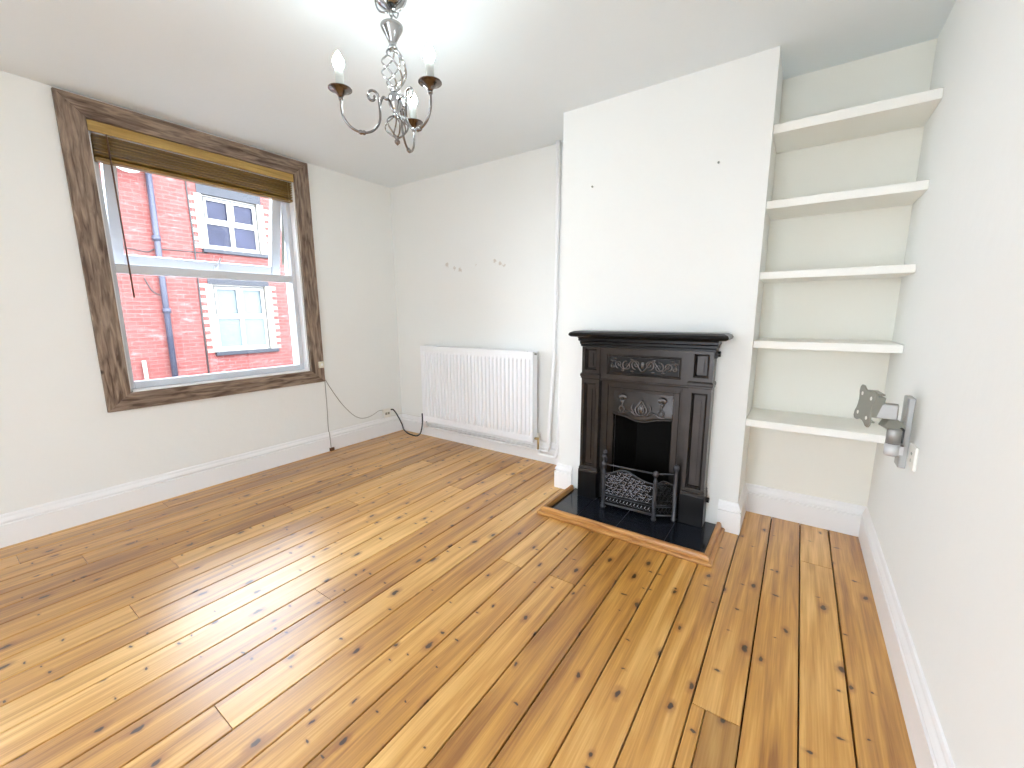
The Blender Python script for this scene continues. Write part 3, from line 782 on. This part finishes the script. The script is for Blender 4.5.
cable('cable', [(.024, -.166, .178), (.022, -.10, .1755), (.012, -.03, .1755), (.02, -.014, .1755), (.06, -.010, .1755), (.18, -.010, .1755), (.31, -.010, .1755), (.42, -.012, .1755)], .003, M_whitecable, 'thin pale wire lying along the top of the skirting behind the radiator')
# screws left in the chimney breast
for (x, z), lb in zip(((2.275, 1.945), (2.957, 1.946)), ('small metal screw in the bare chimney breast, nearer the window', 'small metal screw in the bare chimney breast, nearer the shelves')):
    M2 = Matrix.Rotation(PI/2, 3, 'X')
    o = MB().lathe([(0, .014), (.004, .014), (.006, .011), (.004, .010), (.004, 0), (0, 0)], (x, -D-.0003, z), 10, M2).build('screw', M_gun); tag(o, lb, 'screw', 'screws in the chimney breast')

# ------------------------------------------------------------------ chandelier
CX, CY = 1.983, -1.615
ch = thing('chandelier', 'three arm chrome chandelier with lit candle bulbs hanging from the ceiling', 'chandelier', (CX, CY, H))
c3 = (CX, CY, 0)
m = MB(); m.lathe([(.0, 2.399), (.062, 2.399), (.064, 2.392), (.058, 2.375), (.044, 2.355), (.022, 2.342), (.008, 2.338), (.0, 2.338)], c3, 32)
cn = m.build('ceiling_rose', M_chrome, ch)
m = MB()
for k in range(4):
    a = k*PI/2+.4
    q = [(CX+math.cos(a)*r, CY+math.sin(a)*r, z) for r, z in ((.015, 2.333), (.040, 2.338), (.056, 2.352), (.062, 2.37), (.062, 2.384), (.055, 2.392))]
    m.tube(smooth_path(q, 5), .0035, 7)
m.build('rose_scroll', M_chrome, cn)
m = MB()   # chain
z = 2.338; k = 0
while z > 2.292:
    a = PI/2*(k % 2)+.5; r = .011
    m.tube([(CX+math.cos(a)*r*.62*math.cos(t), CY+math.sin(a)*r*.62*math.cos(t), z-.010+r*1.15*math.sin(t)) for t in [2*PI*i/14 for i in range(14)]], .0022, 6, True)
    z -= .0185; k += 1
m.build('chain', M_chrome, ch)
m = MB(); m.lathe([(.0, 2.282), (.038, 2.284), (.042, 2.286), (.043, 2.282), (.038, 2.270), (.028, 2.254), (.019, 2.238), (.014, 2.226), (.013, 2.216), (.018, 2.212), (.018, 2.206), (.010, 2.202), (0, 2.20)], c3, 28); m.build('cup', M_chrome, ch)
m = MB()   # twisted cage
for k in range(6):
    q = []
    for i in range(29):
        t = i/28; zz = 2.208-t*.142; r = .010+.038*math.sin(PI*t)**.85; a = k*PI/3 + t*PI*.95
        q.append((CX+r*math.cos(a), CY+r*math.sin(a), zz))
    m.tube(q, .0032, 7)
m.build('twisted_cage', M_chrome, ch)
m = MB(); m.lathe([(0, 2.072), (.012, 2.072), (.020, 2.069), (.020, 2.063), (.013, 2.058), (.014, 2.053), (.024, 2.047), (.027, 2.040), (.027, 2.016), (.024, 2.004), (.016, 1.992), (.010, 1.982), (.013, 1.976), (.013, 1.970), (.006, 1.964), (0, 1.962)], c3, 26); m.build('hub', M_chrome, ch)
m = MB()
for k in range(6):
    q = []
    for i in range(19):
        t = i/18; zz = 1.972-t*.078; r = .006+.040*math.sin(PI*t)**.8; a = k*PI/3+.3+t*.5
        q.append((CX+r*math.cos(a), CY+r*math.sin(a), zz))
    m.tube(q, .003, 7)
m.build('lower_cage', M_armmetal, ch)
m = MB(); m.lathe([(0, 1.900), (.010, 1.898), (.011, 1.893), (.006, 1.888), (.011, 1.880), (.010, 1.874), (.004, 1.868), (.0, 1.864)], c3, 16); m.build('finial', M_bronze, ch)
for k in range(3):
    a = 4.15+k*2*PI/3; ca, sa = math.cos(a), math.sin(a)
    P = lambda r, z: (CX+r*ca, CY+r*sa, z)
    m = MB()
    U = [P(.200, 2.006), P(.200, 1.985)] + [P(.130+.070*math.cos(t), 1.965+.072*math.sin(t)) for t in [-PI*i/14 for i in range(15)]] + [P(.060, 1.985), P(.062, 2.015)]
    # scroll curling outward at the top of the inner upright
    U += [P(.086-.024*math.cos(t)*(1-.105*t), 2.026+.026*math.sin(t)*(1-.105*t)) for t in [i*.35 for i in range(0, 21)]]
    m.tube(smooth_path(U, 3), .0046, 9)
    m.tube(smooth_path([P(.024, 2.03), P(.034, 2.026), P(.044, 2.032), P(.052, 2.022), P(.060, 2.000)], 5), .0048, 8)
    # knuckle at the bottom, ring under the pan
    M3 = Matrix(((ca, -sa, 0), (sa, ca, 0), (0, 0, 1))) @ Matrix.Rotation(PI/2, 3, 'Y')
    m.lathe([(0, -.012), (.0065, -.012), (.0085, -.008), (.0085, -.003), (.0065, 0), (.0085, .003), (.0085, .008), (.0065, .012), (0, .012)], P(.130, 1.893), 12, M3)
    m.lathe([(0, 1.994), (.0075, 1.994), (.0085, 1.998), (.0075, 2.004), (0, 2.004)], P(.2, 0), 12)
    arm = m.build('arm', M_armmetal, ch)
    m = MB(); m.lathe([(0, 2.002), (.007, 2.002), (.011, 2.009), (.023, 2.022), (.036, 2.029), (.0425, 2.030), (.0425, 2.032), (.036, 2.0315), (.022, 2.025), (.0, 2.018)], P(.2, 0), 28); m.build('drip_pan', M_bronze, arm)
    m = MB(); m.lathe([(0, 2.018), (.0155, 2.018), (.0155, 2.095), (.013, 2.098), (0, 2.098)], P(.2, 0), 20); m.build('candle_sleeve', M_cream_sleeve, arm)
    m = MB(); m.lathe([(0, 2.0982), (.011, 2.0985), (.0145, 2.104), (.019, 2.112), (.0205, 2.119), (.018, 2.131), (.0115, 2.143), (.0055, 2.153), (.0015, 2.159), (0, 2.160)], P(.2, 0), 18); m.build('bulb', M_bulb, arm)

# ------------------------------------------------------------------ the street and the house across it
def brick_mat():
    m = bpy.data.materials.new('red_brick'); m.use_nodes = True
    N = m.node_tree.nodes; L = m.node_tree.links; b = N['Principled BSDF']
    tc = N.new('ShaderNodeTexCoord'); sx = N.new('ShaderNodeSeparateXYZ'); cb = N.new('ShaderNodeCombineXYZ')
    L.new(tc.outputs['Object'], sx.inputs[0]); L.new(sx.outputs[1], cb.inputs[0]); L.new(sx.outputs[2], cb.inputs[1])
    t = N.new('ShaderNodeTexBrick'); L.new(cb.outputs[0], t.inputs['Vector'])
    t.inputs['Scale'].default_value = 1; t.inputs['Brick Width'].default_value = .25; t.inputs['Row Height'].default_value = .083
    t.inputs['Mortar Size'].default_value = .009; t.inputs['Mortar Smooth'].default_value = .3; t.inputs['Bias'].default_value = -.1
    t.inputs['Color1'].default_value = (*BR1, 1); t.inputs['Color2'].default_value = (*BR2, 1); t.inputs['Mortar'].default_value = (*BRM, 1)
    n = N.new('ShaderNodeTexNoise'); n.inputs['Scale'].default_value = 3.2; n.inputs['Detail'].default_value = 6; n.inputs['Roughness'].default_value = .7
    mp = N.new('ShaderNodeMapping'); mp.inputs['Scale'].default_value = (1, .9, 4)
    L.new(tc.outputs['Object'], mp.inputs['Vector']); L.new(mp.outputs[0], n.inputs['Vector'])
    r = N.new('ShaderNodeMapRange'); r.inputs['From Min'].default_value = .56; r.inputs['From Max'].default_value = .70; L.new(n.outputs['Fac'], r.inputs['Value'])
    mx = N.new('ShaderNodeMix'); mx.data_type = 'RGBA'; L.new(r.outputs[0], mx.inputs['Factor']); L.new(t.outputs['Color'], mx.inputs['A']); mx.inputs['B'].default_value = (*BRW, 1)
    L.new(mx.outputs['Result'], b.inputs['Base Color']); b.inputs['Roughness'].default_value = .85
    bp = N.new('ShaderNodeBump'); bp.inputs['Strength'].default_value = .5; bp.inputs['Distance'].default_value = .01; bp.invert = True
    L.new(t.outputs['Fac'], bp.inputs['Height']); L.new(bp.outputs[0], b.inputs['Normal'])
    return m
BR1, BR2, BRM, BRW = (.165, .036, .030), (.195, .052, .044), (.19, .085, .076), (.24, .15, .14)
M_brick = brick_mat()
M_quoin = mat('pale_brick', (.36, .33, .27), .8, bump=(30, .2))
M_hframe = mat('house_window_white', (.34, .325, .29), .5)
M_slate = mat('blue_black_paint', (.014, .016, .024), .5)
M_pipe = mat('grey_blue_pipe', (.042, .044, .068), .45)
M_roof = mat('slate_roof', (.12, .12, .14), .7, bump=(12, .4))
M_pane_up = mat('dark_house_glass', (.020, .022, .046), .15, spec=.25, var=(2.2, .7))
M_pane_lo = mat('net_curtained_glass', (.125, .155, .165), .3, spec=.25, var=(9, .15))
M_road = mat('tarmac', (.20, .20, .205), .9, bump=(60, .3))
M_bounce_patio = mat('pale_bounce_patio', (.58, .57, .55), .85, bump=(20, .2))  # unseen patio, made pale to bounce sky light up to the ceiling
M_pave = mat('paving', (.40, .39, .38), .85, bump=(20, .2))
HX = -8.0; ZG = -.55
hs = thing('terraced_house', 'red brick terraced house across the street seen through the window', 'house', (HX, 1.9, ZG))
hs.location = (HX, 1.9, ZG)
EV = 4.75
LW = (1.255, 2.560, .33, 1.915)     # opening y0,y1,z0,z1 lower
UW = (1.255, 2.560, 2.70, 3.90)
m = MB()
def facade(y0, y1, z0, z1): m.box((HX-.35, y0, z0), (HX, y1, z1))
facade(-2.6, LW[0], ZG, 4.7); facade(LW[1], 13, ZG, 4.7)
facade(LW[0], LW[1], ZG, LW[2]); facade(LW[0], LW[1], LW[3], UW[2]); facade(LW[0], LW[1], UW[3], 4.7)
m.build('wall', M_brick, hs)
m = MB(); m.prism([(HX+.25, 4.8), (HX-3.6, 6.6), (HX-7.3, 4.8), (HX-7.3, 4.6), (HX-3.6, 6.4), (HX+.25, 4.6)], lambda x, z, y: Vector((x, y, z)), -2.6, 13); m.build('roof', M_roof, hs)
m = MB(); m.tube([(HX+.2, -2.6, 4.62), (HX+.2, 13, 4.62)], .06, 8); m.build('gutter', M_slate, hs)
for (y0, y1, z0, z1), pane_m, nm in ((LW, M_pane_lo, 0), (UW, M_pane_up, 1)):
    n = int(round((z1-z0)/.083)); hgt = (z1-z0)/n
    for s_ in (0, 1):   # toothed pale brick jambs
        m = MB()
        for i in range(n):
            ext = .185 if (i % 2 == 0) else .075
            if s_ == 0: m.box((HX-.1, y0-ext, z0+i*hgt+.003), (HX+.012, y0+.06, z0+(i+1)*hgt-.003))
            else: m.box((HX-.1, y1-.06, z0+i*hgt+.003), (HX+.012, y1+ext, z0+(i+1)*hgt-.003))
        m.build('brick_surround', M_quoin, hs)
    MB().box((HX-.12, y0-.02, z1), (HX+.018, y1+.03, z1+.135 if nm == 0 else z1+.20)).build('lintel', M_slate, hs)
    MB().box((HX-.1, y0-.04, z0-.085), (HX+.09, y1+.10, z0-.0)).build('window_sill', M_slate, hs, bevel=.01)
    fy0_, fy1_ = y0+.06, y1-.06; fd = HX-.07
    zm = z0+.06+(z1-z0-.12)*.52; ym = (fy0_+fy1_)/2
    m = MB(); b_ = .075
    for lo, hi in (((fy0_, z0), (fy0_+b_, z1)), ((fy1_-b_, z0), (fy1_, z1)), ((fy0_+b_, z0), (fy1_-b_, z0+b_+.03)), ((fy0_+b_, z1-b_), (fy1_-b_, z1)), ((fy0_+b_, zm-.045), (fy1_-b_, zm+.045)), ((ym-.045, z0+b_+.03), (ym+.045, zm-.045)), ((ym-.045, zm+.045), (ym+.045, z1-b_))):
        m.box((fd-.06, lo[0], lo[1]), (fd, hi[0], hi[1]))
    wf = m.build('window_frame', M_hframe, hs)
    m = MB(); e_ = .014
    for q in (fy0_+.0, fy1_-e_): m.box((fd+.0005, q, z0+.01), (fd+.010, q+e_, z1-.01))
    m.box((fd+.0005, fy0_+e_, z1-.045), (fd+.010, fy1_-e_, z1-.03))
    m.build('frame_joint', M_slate, wf)
    m = MB()
    for (a, b2) in ((fy0_+b_, ym-.045), (ym+.045, fy1_-b_)):
        m = MB(); q0, q1 = zm+.03, z1-b_+.012; m.box((fd+.001, a-.012, q0), (fd+.02, a+.028, q1)); m.box((fd+.001, b2-.028, q0), (fd+.02, b2+.012, q1)); m.box((fd+.001, a+.028, q1-.045), (fd+.02, b2-.028, q1)); m.box((fd+.001, a+.028, q0), (fd+.02, b2-.028, q0+.045))
        m.build('casement', M_hframe, wf)
        m = MB(); e_ = .011
        for lo, hi in (((a-.012-e_, q0-e_), (a-.012, q1+e_)), ((b2+.012, q0-e_), (b2+.012+e_, q1+e_)), ((a-.012, q1), (b2+.012, q1+e_)), ((a-.012, q0-e_), (b2+.012, q0))): m.box((fd+.0005, lo[0], lo[1]), (fd+.004, hi[0], hi[1]))
        m.build('seal_shadow_line', M_slate, wf)  # dark strip for the rubber seal and the casement edge's shadow line
    for (a, b2) in ((fy0_+b_, ym-.045), (ym+.045, fy1_-b_)):
        for (c0, c1) in ((z0+b_+.03, zm-.045), (zm+.045, z1-b_)):
            MB().box((fd-.045, a, c0), (fd-.035, b2, c1)).build('pane', pane_m, wf)
m = MB(); m.tube([(HX+.08, .41, 4.6), (HX+.08, .385, 2.0), (HX+.08, .365, ZG)], .055, 12)
dp = m.build('drainpipe', M_pipe, hs)
for z in (4.4, 2.75, 1.25): MB().lathe([(0, z), (.075, z), (.075, z+.10), (0, z+.10)], (HX+.08, .385, 0), 12).build('collar', M_pipe, dp)
m = MB(); m.tube([(HX+.02, 1.05, 4.6), (HX+.02, 1.07, 3.0), (HX+.02, 1.04, 1.2), (HX+.02, 1.03, ZG)], .016, 6); m.build('wall_cable', M_dark, hs)
m = MB(); m.tube(smooth_path([(HX+.02, -1.6, 2.58), (HX+.02, -.24, 2.56), (HX+.02, .2, 2.51), (HX+.02, .36, 2.58), (HX+.02, .75, 2.60), (HX+.02, 1.3, 2.60)], 5), .011, 6); m.build('wall_cable', M_dark, hs)
m = MB(); m.tube(smooth_path([(HX+.02, .10, 1.98), (HX+.03, .20, 1.72), (HX+.05, .33, 1.62)], 5), .012, 6); m.build('wall_cable', M_dark, hs)
m = MB(); m.tube([(HX+.06, -.12, .26), (HX+.06, -.11, ZG)], .035, 10); m.build('waste_pipe', M_hframe, hs)
m = MB(); Md = Matrix.Rotation(math.radians(62), 3, 'Y'); m.lathe([(0, .0), (.10, .01), (.18, .035), (.24, .07), (.245, .066), (.18, .028), (.1, .002), (0, -.008)], (HX+.22, .02, 4.12), 24, Md)
m.tube([(HX, .02, 4.05), (HX+.2, .02, 4.1)], .02, 8); m.build('dish', M_hframe, hs)
struct(MB().box((-8.0, -30, ZG-.3), (-.25, 30, ZG)).build('street', M_road))
MB_p = MB().box((-2.0, -30, ZG), (-.25, 30, ZG+.10)).build('pavement', M_pave); struct(MB_p)
struct(MB().box((-.25, YR-14, -.35), (W+6, YR-.25, -.12)).build('ground', M_bounce_patio))

# ------------------------------------------------------------------ world, camera, view
wd = bpy.data.worlds.new('sky'); S.world = wd; wd.use_nodes = True
N = wd.node_tree.nodes; L = wd.node_tree.links; bg = N['Background']
tc = N.new('ShaderNodeTexCoord'); sp = N.new('ShaderNodeSeparateXYZ'); rp = N.new('ShaderNodeValToRGB')
L.new(tc.outputs['Generated'], sp.inputs[0]); L.new(sp.outputs[2], rp.inputs['Fac'])
rp.color_ramp.elements[0].position = 0; rp.color_ramp.elements[0].color = (.82, .90, 1, 1)
rp.color_ramp.elements[1].position = 1; rp.color_ramp.elements[1].color = (.74, .86, 1.0, 1)
L.new(rp.outputs[0], bg.inputs['Color']); bg.inputs['Strength'].default_value = 11.5

cam = bpy.data.cameras.new('camera'); co = bpy.data.objects.new('camera', cam); COL.objects.link(co)
loc = Vector((3.3697881, -2.8234709, 1.2024034))
rt = Vector((.822504008, .568736727, -.00506882)); up = Vector((-.091711455, .141417528, .985692696)); fw = Vector((-.561316458, .810271324, -.168476156))
Mx = Matrix(((rt.x, up.x, -fw.x, loc.x), (rt.y, up.y, -fw.y, loc.y), (rt.z, up.z, -fw.z, loc.z), (0, 0, 0, 1)))
co.matrix_world = Mx
cam.sensor_width = 36; cam.lens = 412.6996/1024*36; cam.clip_start = .02
S.camera = co
S.view_settings.view_transform = 'Standard'; S.view_settings.look = 'None'; S.view_settings.gamma = 1; S.view_settings.use_curve_mapping = False
S.view_settings.exposure = 0.3
S.cycles.max_bounces = 14; S.cycles.diffuse_bounces = 8; S.cycles.transparent_max_bounces = 12; S.cycles.glossy_bounces = 5
S.cycles.use_denoising = True
S.cycles.sample_clamp_indirect = 8
